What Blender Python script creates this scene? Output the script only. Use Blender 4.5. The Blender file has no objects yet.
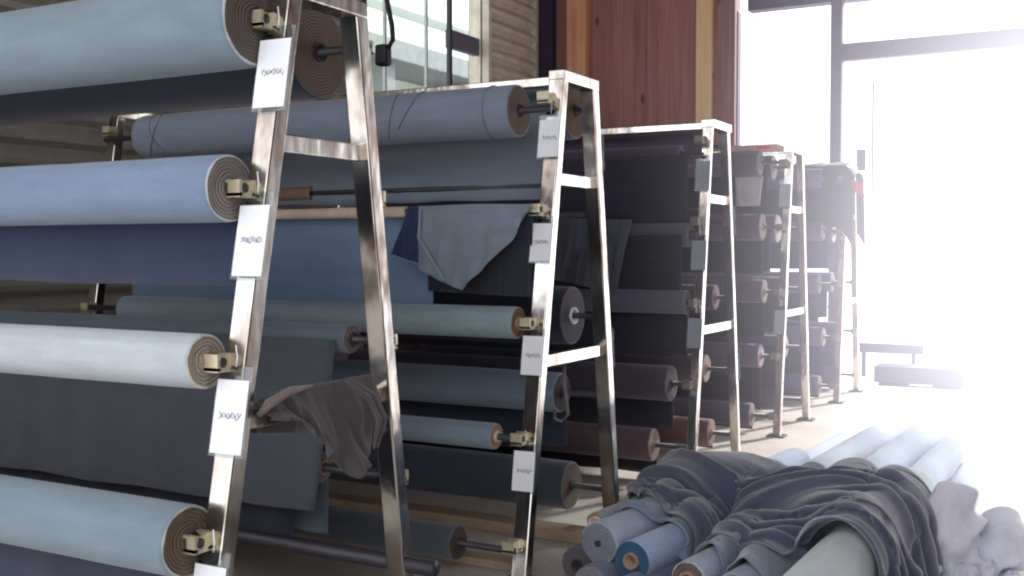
import bpy, bmesh, math, random
import numpy as np
from mathutils import Vector, Matrix, noise
random.seed(7)
SC = bpy.context.scene
COL = SC.collection
R = math.radians

# ------------------------------------------------------------------ helpers
def lin(c):
    r = []
    for v in c:
        v = v / 255.0
        r.append(v / 12.92 if v <= 0.04045 else ((v + 0.055) / 1.055) ** 2.4)
    return (r[0], r[1], r[2], 1.0)

def link(name, bm, mats, parent=None, smooth=False, loc=None):
    me = bpy.data.meshes.new(name)
    bmesh.ops.recalc_face_normals(bm, faces=bm.faces)
    bm.to_mesh(me); bm.free()
    if not isinstance(mats, (list, tuple)): mats = [mats]
    for m in mats: me.materials.append(m)
    if smooth:
        for p in me.polygons: p.use_smooth = True
    o = bpy.data.objects.new(name, me)
    COL.objects.link(o)
    if parent is not None: o.parent = parent
    if loc is not None: o.location = loc
    return o

def tag(o, label=None, cat=None, group=None, kind=None):
    if label: o['label'] = label
    if cat: o['category'] = cat
    if group: o['group'] = group
    if kind: o['kind'] = kind
    return o

def thing(name, label, cat, loc=(0, 0, 0), rot=(0, 0, 0), group=None):
    o = bpy.data.objects.new(name, None); COL.objects.link(o)
    o.location = loc; o.rotation_euler = rot
    o.empty_display_size = 0.1
    return tag(o, label, cat, group)

def copy_tree(o, parent=None):
    c = o.copy(); COL.objects.link(c); c.parent = parent
    for ch in list(o.children): copy_tree(ch, c)
    return c

def box(bm, c, s, mi=0):
    vs = []
    for dx in (-.5, .5):
        for dy in (-.5, .5):
            for dz in (-.5, .5):
                vs.append(bm.verts.new((c[0] + dx * s[0], c[1] + dy * s[1], c[2] + dz * s[2])))
    for f in ((0, 1, 3, 2), (4, 6, 7, 5), (0, 4, 5, 1), (2, 3, 7, 6), (0, 2, 6, 4), (1, 5, 7, 3)):
        bm.faces.new([vs[i] for i in f]).material_index = mi

def bxm(c, s, bev=0.0):
    bm = bmesh.new(); box(bm, c, s)
    if bev > 0:
        bmesh.ops.bevel(bm, geom=list(bm.edges), offset=bev, segments=2, affect='EDGES', profile=.5)
    return bm

def beam(bm, p0, p1, w, d, bev=0.006):
    """box section from p0 to p1; w across X-ish, d the other way"""
    p0 = Vector(p0); p1 = Vector(p1); t = (p1 - p0); L = t.length; t.normalize()
    ref = Vector((1, 0, 0)) if abs(t.x) < .8 else Vector((0, 1, 0))
    b = t.cross(ref).normalized(); a = b.cross(t).normalized()
    b2 = bmesh.new(); box(b2, (0, 0, 0), (w, d, L))
    if bev: bmesh.ops.bevel(b2, geom=list(b2.edges), offset=bev, segments=2, affect='EDGES', profile=.5)
    m = Matrix((a, b, t)).transposed().to_4x4(); m.translation = (p0 + p1) / 2
    b2.transform(m)
    me = bpy.data.meshes.new('tmp'); b2.to_mesh(me); b2.free(); bm.from_mesh(me); bpy.data.meshes.remove(me)

def tube(bm, pts, r, n=10, cap=True):
    pts = [Vector(p) for p in pts]; rings = []
    for i, p in enumerate(pts):
        t = (pts[min(i + 1, len(pts) - 1)] - pts[max(i - 1, 0)]).normalized()
        ref = Vector((0, 0, 1)) if abs(t.z) < .9 else Vector((0, 1, 0))
        a = t.cross(ref).normalized(); b = t.cross(a).normalized()
        rr = r[i] if isinstance(r, (list, tuple)) else r
        rings.append([bm.verts.new(p + a * math.cos(2 * math.pi * k / n) * rr + b * math.sin(2 * math.pi * k / n) * rr) for k in range(n)])
    for i in range(len(rings) - 1):
        for k in range(n):
            bm.faces.new((rings[i][k], rings[i][(k + 1) % n], rings[i + 1][(k + 1) % n], rings[i + 1][k]))
    if cap:
        bm.faces.new(rings[0]); bm.faces.new(rings[-1][::-1])

# ------------------------------------------------------------------ materials
MC = {}
def nodes(name):
    m = bpy.data.materials.new(name); m.use_nodes = True
    nt = m.node_tree; b = nt.nodes['Principled BSDF']
    return m, nt, b

def N(nt, t, **kw):
    n = nt.nodes.new(t)
    for k, v in kw.items():
        if k in n.inputs: n.inputs[k].default_value = v
        else: setattr(n, k, v)
    return n

def coords(nt, kind='Object', scale=(1, 1, 1)):
    tc = N(nt, 'ShaderNodeTexCoord'); mp = N(nt, 'ShaderNodeMapping'); mp.inputs['Scale'].default_value = scale
    nt.links.new(tc.outputs[kind], mp.inputs['Vector']); return mp.outputs['Vector']

def mixc(nt, fac, a, b, blend='MIX'):
    m = N(nt, 'ShaderNodeMix'); m.data_type = 'RGBA'; m.blend_type = blend
    for s, v in ((0, fac), (6, a), (7, b)):
        if hasattr(v, 'links') or hasattr(v, 'is_linked'): nt.links.new(v, m.inputs[s])
        else: m.inputs[s].default_value = v
    return m.outputs[2]

def ramp(nt, src, stops):
    r = N(nt, 'ShaderNodeValToRGB'); e = r.color_ramp.elements
    e[0].position, e[0].color = stops[0]; e[1].position, e[1].color = stops[-1]
    for p, c in stops[1:-1]:
        k = e.new(p); k.color = c
    nt.links.new(src, r.inputs[0]); return r.outputs[0]

def fabric(rgb, sheen=.25, var=.08, streak=True):
    key = ('fab', rgb, sheen, var, streak)
    if key in MC: return MC[key]
    m, nt, b = nodes('denim_fabric')
    c = lin(rgb)
    v = coords(nt, 'Object', (1.2, 5, 5) if streak else (4, 4, 4))
    n1 = N(nt, 'ShaderNodeTexNoise', Scale=3.0, Detail=5.0, Roughness=.6); nt.links.new(v, n1.inputs['Vector'])
    v2 = coords(nt, 'Object', (60, 60, 60))
    n2 = N(nt, 'ShaderNodeTexNoise', Scale=6.0, Detail=2.0); nt.links.new(v2, n2.inputs['Vector'])
    dark = tuple(x * (1 - var * 1.6) for x in c[:3]) + (1,)
    lite = tuple(min(1, x * (1 + var)) for x in c[:3]) + (1,)
    col = ramp(nt, n1.outputs['Fac'], [(.3, dark), (.72, lite)])
    g = ramp(nt, n2.outputs['Fac'], [(.3, (.86, .86, .86, 1)), (.7, (1.1, 1.1, 1.1, 1))])
    col = mixc(nt, 1.0, col, g, 'MULTIPLY')
    nt.links.new(col, b.inputs['Base Color'])
    b.inputs['Roughness'].default_value = .9
    b.inputs['Specular IOR Level'].default_value = .2
    b.inputs['Sheen Weight'].default_value = sheen
    b.inputs['Sheen Roughness'].default_value = .6
    bp = N(nt, 'ShaderNodeBump', Strength=.25, Distance=.002); nt.links.new(n2.outputs['Fac'], bp.inputs['Height'])
    nt.links.new(bp.outputs[0], b.inputs['Normal'])
    MC[key] = m; return m

def rollend(rgb, rgb2=(70, 62, 60)):
    """end face of a wound roll: layers as rings around the local X axis"""
    key = ('end', rgb, rgb2)
    if key in MC: return MC[key]
    m, nt, b = nodes('wound_layers')
    v = coords(nt, 'Object')
    w = N(nt, 'ShaderNodeTexWave', wave_type='RINGS', rings_direction='X', Scale=27.0, Distortion=1.5, Detail=2.0)
    w.inputs['Detail Scale'].default_value = 2.0
    nt.links.new(v, w.inputs['Vector'])
    col = ramp(nt, w.outputs['Fac'], [(.0, lin(tuple((a * .6 + c * .4) for a, c in zip(rgb2, rgb)))), (.8, lin(rgb))])
    nt.links.new(col, b.inputs['Base Color']); b.inputs['Roughness'].default_value = .95
    bp = N(nt, 'ShaderNodeBump', Strength=.5, Distance=.006); nt.links.new(w.outputs['Fac'], bp.inputs['Height'])
    nt.links.new(bp.outputs[0], b.inputs['Normal'])
    MC[key] = m; return m

def plain(name, rgb, rough=.6, metal=0.0, var=.12, scale=8.0, spec=.4):
    key = (name, rgb, rough, metal)
    if key in MC: return MC[key]
    m, nt, b = nodes(name); c = lin(rgb)
    v = coords(nt, 'Object', (scale,) * 3)
    n1 = N(nt, 'ShaderNodeTexNoise', Scale=1.0, Detail=6.0); nt.links.new(v, n1.inputs['Vector'])
    col = ramp(nt, n1.outputs['Fac'], [(.3, tuple(x * (1 - var) for x in c[:3]) + (1,)), (.7, tuple(min(1, x * (1 + var)) for x in c[:3]) + (1,))])
    nt.links.new(col, b.inputs['Base Color'])
    b.inputs['Roughness'].default_value = rough; b.inputs['Metallic'].default_value = metal
    b.inputs['Specular IOR Level'].default_value = spec
    MC[key] = m; return m

def steel(name='reflection_patched_steel', rgb=(206, 200, 192), dark=(128, 108, 94)):
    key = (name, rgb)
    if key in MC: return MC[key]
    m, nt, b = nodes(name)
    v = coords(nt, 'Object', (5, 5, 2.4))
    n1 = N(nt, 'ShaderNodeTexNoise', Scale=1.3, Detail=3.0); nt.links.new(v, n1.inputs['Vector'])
    col = ramp(nt, n1.outputs['Fac'], [(.3, lin(dark)), (.5, lin(rgb)), (.75, lin((225, 224, 218)))])  # light and brown noise patches painted for mirrored reflections, tape and dirt
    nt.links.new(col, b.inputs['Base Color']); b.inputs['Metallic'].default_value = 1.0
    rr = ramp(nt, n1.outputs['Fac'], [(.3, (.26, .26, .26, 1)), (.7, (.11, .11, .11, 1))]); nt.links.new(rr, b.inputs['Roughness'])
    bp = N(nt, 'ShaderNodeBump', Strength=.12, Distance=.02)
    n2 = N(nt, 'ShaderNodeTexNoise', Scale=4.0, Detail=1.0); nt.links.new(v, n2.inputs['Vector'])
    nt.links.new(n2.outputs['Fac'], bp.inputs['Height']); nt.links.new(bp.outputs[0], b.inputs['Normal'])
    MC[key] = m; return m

def wood(name, rgb, rgb2, plank=.15, axis=0):
    m, nt, b = nodes(name)
    v = coords(nt, 'Object', (14, 14, .9))
    n1 = N(nt, 'ShaderNodeTexNoise', Scale=1.2, Detail=6.0, Distortion=.6); nt.links.new(v, n1.inputs['Vector'])
    col = ramp(nt, n1.outputs['Fac'], [(.25, lin(rgb2)), (.7, lin(rgb))])
    # knots
    vk = coords(nt, 'Object', (4.2, 4.2, 1.9)); vo = N(nt, 'ShaderNodeTexVoronoi', Scale=1.0); nt.links.new(vk, vo.inputs['Vector'])
    kn = ramp(nt, vo.outputs['Distance'], [(.06, (.25, .2, .2, 1)), (.16, (1, 1, 1, 1))])
    col = mixc(nt, 1.0, col, kn, 'MULTIPLY')
    # planks
    tc = N(nt, 'ShaderNodeTexCoord'); sp = N(nt, 'ShaderNodeSeparateXYZ'); nt.links.new(tc.outputs['Object'], sp.inputs[0])
    dv = N(nt, 'ShaderNodeMath', operation='DIVIDE'); dv.inputs[1].default_value = plank; nt.links.new(sp.outputs[axis], dv.inputs[0])
    fr = N(nt, 'ShaderNodeMath', operation='FRACT'); nt.links.new(dv.outputs[0], fr.inputs[0])
    gr = ramp(nt, fr.outputs[0], [(0.0, (.5, .5, .5, 1)), (.05, (1, 1, 1, 1)), (1.0, (.96, .96, .96, 1))])
    col = mixc(nt, 1.0, col, gr, 'MULTIPLY')
    fl = N(nt, 'ShaderNodeMath', operation='FLOOR'); nt.links.new(dv.outputs[0], fl.inputs[0])
    wn = N(nt, 'ShaderNodeTexWhiteNoise', noise_dimensions='1D'); nt.links.new(fl.outputs[0], wn.inputs['W'])
    pl = ramp(nt, wn.outputs['Value'], [(0.0, (.9, .9, .9, 1)), (1.0, (1.06, 1.05, 1.04, 1))])
    col = mixc(nt, 1.0, col, pl, 'MULTIPLY')
    nt.links.new(col, b.inputs['Base Color']); b.inputs['Roughness'].default_value = .6
    bp = N(nt, 'ShaderNodeBump', Strength=.6, Distance=.01); nt.links.new(gr, bp.inputs['Height']); nt.links.new(bp.outputs[0], b.inputs['Normal'])
    return m

def concrete(name, rgb, sc=1.0):
    m, nt, b = nodes(name); c = lin(rgb)
    v = coords(nt, 'Object', (sc,) * 3)
    n1 = N(nt, 'ShaderNodeTexNoise', Scale=.9, Detail=8.0, Roughness=.65); nt.links.new(v, n1.inputs['Vector'])
    n2 = N(nt, 'ShaderNodeTexNoise', Scale=40.0, Detail=3.0); nt.links.new(v, n2.inputs['Vector'])
    col = ramp(nt, n1.outputs['Fac'], [(.3, tuple(x * .72 for x in c[:3]) + (1,)), (.7, tuple(min(1, x * 1.15) for x in c[:3]) + (1,))])
    g = ramp(nt, n2.outputs['Fac'], [(.3, (.88, .88, .88, 1)), (.7, (1.06, 1.06, 1.06, 1))])
    col = mixc(nt, 1.0, col, g, 'MULTIPLY')
    nt.links.new(col, b.inputs['Base Color']); b.inputs['Roughness'].default_value = .7
    return m

def glass(name, tint=(.93, .97, .96, 1)):
    m = bpy.data.materials.new(name); m.use_nodes = True; nt = m.node_tree; nt.nodes.clear()
    o = N(nt, 'ShaderNodeOutputMaterial'); t = N(nt, 'ShaderNodeBsdfTransparent'); t.inputs[0].default_value = tint
    g = N(nt, 'ShaderNodeBsdfGlossy', Roughness=.03); mx = N(nt, 'ShaderNodeMixShader'); mx.inputs[0].default_value = .07
    nt.links.new(t.outputs[0], mx.inputs[1]); nt.links.new(g.outputs[0], mx.inputs[2]); nt.links.new(mx.outputs[0], o.inputs[0])
    return m

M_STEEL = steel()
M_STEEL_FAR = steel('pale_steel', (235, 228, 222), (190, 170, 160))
M_BRASS = plain('cream_metal_block', (206, 196, 168), .35, .5)
M_ROD = plain('steel_rod', (84, 84, 88), .5, .7)
M_CARD = plain('cardboard', (218, 196, 176), .9)
M_CARDBROWN = plain('brown_cardboard', (150, 124, 108), .9)
M_PAPER = plain('white_paper', (238, 240, 244), .7, var=.03)
M_INK = plain('pencil_ink', (95, 95, 105), .8)
M_BLACK = plain('black_rubber', (22, 22, 26), .6)
M_SLEEVE = glass('clear_plastic_sleeve', (.86, .9, .92, 1))
M_GLASS = glass('window_glass')

# ------------------------------------------------------------------ the setting
YW = 12.4; XL = -6.42; HC = 5.6
floor = link('floor', bxm(((XL + 4) / 2, (YW - 3) / 2, -.05), (4 - XL + .3, YW + 3, .1)), concrete('concrete_floor', (196, 186, 176)))
tag(floor, kind='structure')
M_WALL = plain('dark_plaster', (62, 54, 62), .9)
M_WOOD = wood('red_brown_boards', (178, 120, 112), (144, 94, 88))
M_POST = wood('orange_timber', (244, 184, 140), (214, 144, 104), plank=1.7)
M_POST_SUNLIT = wood('sunlit_timber', (255, 222, 172), (250, 196, 138), plank=1.7)  # right post: sunlight put into the pale timber colour
M_JAMB = wood('dark_timber', (176, 120, 116), (140, 92, 90), plank=1.7)

# back wall (wood boards), wide opening on its right
bm = bmesh.new(); box(bm, ((XL - .2 - 3.84) / 2, YW + .1, HC / 2), (-3.84 - XL + .2, .2, HC))
tag(link('wall_back', bm, M_WOOD), kind='structure')
bm = bmesh.new(); box(bm, (.1, YW + .1, (4.62 + HC) / 2), (7.9, .2, HC - 4.62)); 
tag(link('wall_back_upper', bm, M_WALL), kind='structure')
for i, (x0, x1, dy, mt) in enumerate(((-6.42, -6.15, .16, plain('purple_paint', (62, 46, 68), .8)), (-6.15, -5.96, .05, M_JAMB), (-5.96, -5.70, .14, M_POST), (-4.27, -4.08, .14, M_POST_SUNLIT), (-4.08, -3.82, .08, M_JAMB))):
    tag(link('trim_%d' % (i + 1), bxm(((x0 + x1) / 2, YW - dy / 2, HC / 2), (x1 - x0, dy, HC), .004), mt), kind='structure')
# unseen right-hand wall, added dark to darken leg reflections and cut side light
tag(link('wall_right_blocker', bxm((3.6, 5.4, HC / 2), (.2, 14.0, HC)), plain('brown_blocker', (66, 48, 38), .9)), kind='structure')
# ceiling
tag(link('ceiling', bxm(((XL + 3.7) / 2, (YW - .5) / 2, HC + .05), (3.7 - XL, YW + .5, .1)), M_WALL), kind='structure')

# opening frame: window_1 is the big glazed opening
M_FRAME = plain('grey_lavender_frame', (112, 104, 124), .5)
w1 = link('window_1', bxm((-3.2 + 3.3, YW + .1, 4.45), (7.6, .18, .34), .01), M_FRAME); tag(w1, kind='structure')
link('mullion', bxm((-2.69, YW + .1, 2.2), (.125, .14, 4.3), .01), M_FRAME, w1)
link('transom', bxm((.67, YW + .08, 3.71), (6.62, .14, .19), .01), M_FRAME, w1)
link('side_frame', bxm((-3.83, YW + .1, 2.2), (.03, .14, 4.2), .01), M_FRAME, w1)
link('pane', bxm((-3.24, YW + .1, 2.2), (1.1, .012, 4.2)), M_GLASS, w1)
link('pane', bxm((.7, YW + .1, 4.05), (6.5, .012, .5)), M_GLASS, w1)
# slim pull rod near the mullion
link('handle', bxm((-2.28, YW + .02, 2.75), (.02, .03, 1.2), .004), M_FRAME, w1)
link('latch', bxm((-2.40, YW + .02, 2.5), (.10, .05, .24), .01), M_FRAME, w1)

# left wall with a high window and roller shutters
def wallbox(y0, y1, z0, z1, bm): box(bm, (XL - .1, (y0 + y1) / 2, (z0 + z1) / 2), (.2, y1 - y0, z1 - z0))
bm = bmesh.new()
wallbox(-.5, 8.68, 0, HC, bm); wallbox(10.98, YW, 0, HC, bm); wallbox(8.68, 10.98, 0, 2.3, bm); wallbox(8.68, 10.98, 5.2, HC, bm)
tag(link('wall_left', bm, M_WALL), kind='structure')

def shutter(y0, y1, z0, z1, mt, idx):
    bm = bmesh.new(); p = .17; n = int((z1 - z0) / p); prof = []
    for i in range(n):
        z = z0 + i * p
        prof += [(0.0, z), (.07, z + p * .22), (.085, z + p * .45), (.05, z + p * .7), (0.0, z + p * .97)]
    vs = [[bm.verts.new((XL + .01 + d, y, z)) for d, z in prof] for y in (y0, y1)]
    for i in range(len(prof) - 1): bm.faces.new((vs[0][i], vs[0][i + 1], vs[1][i + 1], vs[1][i]))
    o = link('door_%d' % idx, bm, mt); tag(o, kind='structure')
    link('guide_rail', bxm((XL + .04, y0 + .02, (z0 + z1) / 2), (.09, .07, z1 - z0)), mt, o)
    link('guide_rail', bxm((XL + .04, y1 - .02, (z0 + z1) / 2), (.09, .07, z1 - z0)), mt, o)
M_SHUT = plain('beige_shutter', (215, 206, 188), .6, .1)
M_SHUT2 = plain('grey_brown_shutter', (150, 143, 134), .6, .1)
shutter(10.98, 12.2, 0, 5.2, M_SHUT, 1)
shutter(.4, 4.3, 0, 5.2, M_SHUT2, 2); shutter(4.4, 8.5, 0, 5.2, M_SHUT2, 3)

M_DFR = plain('dark_window_frame', (58, 54, 62), .5)
w2 = link('window_2', bxm((XL - .1, 9.83, 2.33), (.16, 2.3, .08), .005), M_DFR); tag(w2, kind='structure')
link('frame_bar', bxm((XL - .1, 9.83, 5.17), (.16, 2.3, .08), .005), M_DFR, w2)
link('frame_bar', bxm((XL - .1, 10.97, 3.75), (.16, .03, 2.8), .005), M_SHUT, w2)
link('frame_bar', bxm((XL - .1, 8.71, 3.75), (.16, .06, 2.8), .005), M_DFR, w2)
link('mullion', bxm((XL - .02, 10.27, 3.75), (.05, .05, 2.8), .005), M_DFR, w2)
link('transom', bxm((XL - .05, 10.6, 3.86), (.08, .62, .2), .005), plain('grey_frame', (105, 98, 112), .5), w2)
link('slim_bar', bxm((XL - .1, 9.92, 3.75), (.03, .03, 2.8)), plain('pale_frame', (190, 196, 196), .5), w2)
link('slim_bar', bxm((XL - .1, 9.15, 3.75), (.03, .03, 2.8)), plain('pale_frame', (190, 196, 196), .5), w2)
link('pane', bxm((XL - .1, 9.83, 3.75), (.01, 2.2, 2.75)), M_GLASS, w2)

# outside: ground, pale building seen through the left window, bench by the opening
tag(link('ground_outside', bxm((2, YW + 15.2, -.17), (60, 30, .1)), concrete('bright_paving', (225, 222, 220))), kind='structure')
tag(link('ground_side', bxm((-21.9, 12, -.17), (30, 40, .1)), concrete('bright_paving_side', (225, 222, 220))), kind='structure')
bd = thing('building', 'pale building with grey canopy and column outside the high window', 'building', (-11.0, 18, -.12))
M_PB = plain('pale_render', (228, 236, 230), .8, var=.05); M_PG = plain('grey_canopy', (140, 146, 146), .7)
link('wall', bxm((-.6, 0, 2.9), (.4, 9, 5.8)), M_PB, bd)
link('canopy', bxm((.0, 0, 4.9), (1.6, 9.2, .34), .02), M_PG, bd)
link('parapet', bxm((-.5, 0, 6.5), (.5, 9.2, 1.0), .02), plain('white_render', (236, 240, 236), .8, var=.03), bd)
for yy in (-3.3, -.6, 2.8): link('column', bxm((.45, yy, 2.4), (.34, .34, 4.8), .02), M_PG, bd)
bn = thing('bench', 'grey lavender slab bench standing outside the bright opening', 'bench', (-1.9, 13.55, -.12))
M_BN = plain('lavender_concrete', (96, 90, 110), .8)
link('backrest', bxm((-.40, .2, .42), (.80, .08, .12), .015), M_BN, bn)
link('seat', bxm((0, -.05, .15), (1.0, .42, .20), .015), M_BN, bn)
for sx in (-.3, .3): link('leg', bxm((sx, -.05, .03), (.3, .32, .07), .01), M_BN, bn)
for sx in (-.7, -.12): link('back_post', bxm((sx, .2, .25), (.05, .05, .38), .005), M_BN, bn)
bo = thing('bollard', 'small grey bollard with round cap on the paving outside', 'bollard', (-.98, 13.9, -.12))
bm = bmesh.new(); tube(bm, [(0, 0, 0), (0, 0, .3)], .06, 14); link('post', bm, M_BN, bo, True)
bm = bmesh.new(); tube(bm, [(0, 0, .3), (0, 0, .33), (0, 0, .35)], [.08, .08, .03], 14); link('cap', bm, M_BN, bo, True)

# ------------------------------------------------------------------ racks
YC = {1: 2.87, 2: 4.82, 3: 7.03, 4: 9.10, 5: 11.30}
XR = -2.3; XE = -5.3; HT = 2.33
LV = {1: 2.22, 2: 1.69, 3: 1.165, 4: .645, 5: .17}
def slope(rk, s): return {(1, -1): .19, (2, -1): .165}.get((rk, s), .135)
def half(z, k=.135): return .17 + (HT - z) * k
def axisy(z, k=.135): return half(z, k) + .08
RN = {1: 'nearest', 2: 'second', 3: 'third', 4: 'fourth', 5: 'farthest'}
def make_rack(rk):
    K = {-1: slope(rk, -1), 1: slope(rk, 1)}
    HA = XR - 1.6 + 3.9
    HA = 0
    t = thing('fabric_roll_rack', 'x', 'rack', (-3.9, 0, 0))
    def lx(x): return x + 3.9
    for x in (XR, XE):
        for s in (-1, 1):
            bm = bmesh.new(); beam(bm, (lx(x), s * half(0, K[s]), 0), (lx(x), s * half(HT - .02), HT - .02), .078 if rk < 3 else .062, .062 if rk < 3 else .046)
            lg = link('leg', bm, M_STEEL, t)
            link('foot_plate', bxm((lx(x), s * half(0, K[s]), .008), (.14, .12, .016), .003), M_ROD, lg)
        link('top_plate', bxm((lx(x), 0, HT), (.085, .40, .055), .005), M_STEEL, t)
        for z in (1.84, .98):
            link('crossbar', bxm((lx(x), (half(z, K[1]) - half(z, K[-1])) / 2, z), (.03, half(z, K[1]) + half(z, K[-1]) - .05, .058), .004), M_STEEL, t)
        for z in LV.values():
            for s in (-1, 1):
                bm = bmesh.new(); sx = -1 if x == XR else 1
                cx = lx(x) + sx * .028; cy = s * (axisy(z, K[s]) - .01)
                box(bm, (cx, cy, z - .022), (.055, .07, .014)); box(bm, (cx, cy + s * .028, z), (.055, .014, .05))
                box(bm, (cx, cy - s * .03, z), (.055, .02, .05)); box(bm, (cx + sx * -.02, cy, z), (.01, .055, .04))
                link('bracket', bm, M_BRASS, t)
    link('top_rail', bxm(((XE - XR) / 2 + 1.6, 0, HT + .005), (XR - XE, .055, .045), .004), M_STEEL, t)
    if rk == 1:
        bm = bmesh.new(); tube(bm, [(-1.45, half(.33), .33), (1.76, half(.33), .33)], .03, 14)
        link('base_rail', bm, M_ROD, t, True)
    return t
rack0 = make_rack(3)
for i in (1, 2, 3, 4, 5):
    r = make_rack(i) if i < 3 else (rack0 if i == 3 else copy_tree(rack0))
    r.location = (-3.9, YC[i], 0)
    r['label'] = {1: 'nearest stainless A-frame roll rack, its tall legs cut by the photo edges',
                  2: 'second stainless A-frame rack from the camera, its whole narrow top visible',
                  3: 'third A-frame rack, pale steel ends standing before the wooden wall',
                  4: 'fourth A-frame rack with pinkish pale legs behind the fabric heap',
                  5: 'farthest A-frame rack, bright legs beside the glaring opening'}[i]
    r['group'] = 'A-frame roll racks standing in a row'
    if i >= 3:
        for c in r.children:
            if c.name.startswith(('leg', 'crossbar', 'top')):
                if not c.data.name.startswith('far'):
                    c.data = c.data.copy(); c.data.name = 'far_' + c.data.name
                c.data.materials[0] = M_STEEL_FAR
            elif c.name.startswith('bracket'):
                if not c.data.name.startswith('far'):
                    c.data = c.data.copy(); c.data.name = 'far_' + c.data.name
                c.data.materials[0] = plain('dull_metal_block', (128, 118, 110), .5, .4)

# ------------------------------------------------------------------ rolls
def roll_bm(x0, x1, rad, core, seed, ragged=.006):
    """fabric wound on a core, local X axis; x1 is the right (visible) end"""
    bm = bmesh.new(); n = 48; L = x1 - x0
    k = max(8, int(L / .09)); prof = [(x0, core), (x0, rad * .75), (x0 + .004, rad * .97), (x0 + .02, rad)]
    for i in range(1, k): prof.append((x0 + .02 + (L - .04) * i / k, rad))
    prof += [(x1 - .02, rad), (x1 - .003, rad * .985), (x1 + .0, rad * .93), (x1 - .006, rad * .6), (x1, core)]
    rings = []
    for j, (x, r) in enumerate(prof):
        ring = []
        for i in range(n):
            a = 2 * math.pi * i / n
            nz = noise.noise(Vector((x * 1.3 + seed, math.cos(a) * .8, math.sin(a) * .8)))
            nz2 = noise.noise(Vector((x * 9 + seed, math.cos(a) * 1.5, math.sin(a) * 1.5)))
            rr = r * (1 + .022 * nz + .007 * nz2) if r > core * 1.01 else r
            # loose outer lap: a small step
            if r >= rad * .99 and 0 < a - 2.4 < .12: rr += .003
            dx = ragged * noise.noise(Vector((seed * 3, math.cos(a) * 2, math.sin(a) * 2 + r * 30))) if (j < 3 or j > len(prof) - 4) else 0
            ring.append(bm.verts.new((x + dx, rr * math.cos(a), rr * math.sin(a))))
        rings.append(ring)
    for j in range(len(rings) - 1):
        mi = 1 if (j < 2 or j >= len(prof) - 3) else 0
        if j == len(prof) - 4 or j == 1: mi = 2
        for i in range(n):
            f = bm.faces.new((rings[j][i], rings[j][(i + 1) % n], rings[j + 1][(i + 1) % n], rings[j + 1][i]))
            f.material_index = mi; f.smooth = True
    return bm

def sheet_bm(x0, x1, y, ztop, zbot, seed, amp=.02, slant=0.0, arch=0.0, scallop=.01):
    bm = bmesh.new(); nx = max(10, int((x1 - x0) / .035)); nz = max(6, int((ztop - zbot) / .04)); g = []
    for i in range(nx + 1):
        u = i / nx; row = []
        for j in range(nz + 1):
            v = j / nz
            zb = zbot + scallop * noise.noise(Vector((u * 7 + seed, 0, 3)))
            z = ztop + (zb - ztop) * v
            x = x0 + (x1 - x0 - slant * v) * u
            yy = y + amp * v ** .7 * (noise.noise(Vector((x * 2.2 + seed, z * .7, 0))) + .4 * noise.noise(Vector((x * 7 + seed, z * 1.1, 5)))) + arch * (1 - v) ** 6
            row.append(bm.verts.new((x, yy, z)))
        g.append(row)
    for i in range(nx):
        for j in range(nz):
            bm.faces.new((g[i][j], g[i + 1][j], g[i + 1][j + 1], g[i][j + 1])).smooth = True
    return bm

def thick(o, t=.005):
    m = o.modifiers.new('solidify', 'SOLIDIFY'); m.thickness = t; m.offset = 0
    return o

def core_tube(x0, x1, ro, ri, n=24):
    bm = bmesh.new(); P = [(x0, ri), (x0, ro), (x1, ro), (x1, ri), (x0, ri)]
    R_ = [[bm.verts.new((x, r * math.cos(2 * math.pi * i / n), r * math.sin(2 * math.pi * i / n))) for i in range(n)] for x, r in P[:-1]]
    R_.append(R_[0])
    for j in range(4):
        for i in range(n):
            bm.faces.new((R_[j][i], R_[j][(i + 1) % n], R_[j + 1][(i + 1) % n], R_[j + 1][i])).smooth = (j in (1, 3))
    return bm

CORE = {'tan': M_CARD, 'brown': M_CARDBROWN, 'white': plain('white_core', (225, 225, 228), .5), 'dark': plain('dark_core', (60, 54, 54), .8)}
def roll(rack, side, level, xend, rad, rgb, label, end=(124, 116, 110), end2=(66, 60, 56), core='brown', cr=.03,
         xleft=-4.95, sheet=None, z=None, group=None, rim=None):
    if rim is None: rim = tuple(int(c * .6 + 60) for c in rgb)
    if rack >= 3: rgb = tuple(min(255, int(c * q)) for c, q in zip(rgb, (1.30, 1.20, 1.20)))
    z = LV[level] if z is None else z
    y = YC[rack] + side * axisy(LV[level], slope(rack, side))
    t = thing('fabric_roll', label, 'fabric roll', (xend, y, z), group=group or 'rolls hung on the %s rack' % RN[rack])
    seed = rack * 10 + level + side * 3.3
    fm = fabric(rgb)
    L = xend - xleft
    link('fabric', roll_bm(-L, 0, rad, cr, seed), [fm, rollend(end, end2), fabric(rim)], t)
    link('core', core_tube(-L - .012, .012, cr, cr - .007), CORE[core], t)
    bm = bmesh.new(); tube(bm, [(XE - xend, 0, 0), (XR - .0 - xend, 0, 0)], .0155, 14)
    link('spindle', bm, M_ROD, t, True)
    if sheet:
        for sh in (sheet if isinstance(sheet, list) else [sheet]):
            zb = sh['zb']; s = sh.get('s', 1); x1 = sh.get('x1', -.03 if L else 0)
            yy = s * (rad + .006)
            bm = sheet_bm(sh.get('x0', -L + .03), x1, yy, sh.get('zt', 0.0), zb - z, seed, sh.get('amp', .02), sh.get('slant', 0), scallop=sh.get('sc', .012))
            thick(link('loose_or_shade_sheet', bm, fabric(sh.get('rgb', rgb)), t), .004)
    return t

F = 'front side of the '; B = 'rear side of the '
NAVY = (52, 60, 84); CHAR = (66, 70, 80); SLATE = (82, 96, 112); LBLUE = (150, 178, 200); LGREY = (184, 198, 208)
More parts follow.
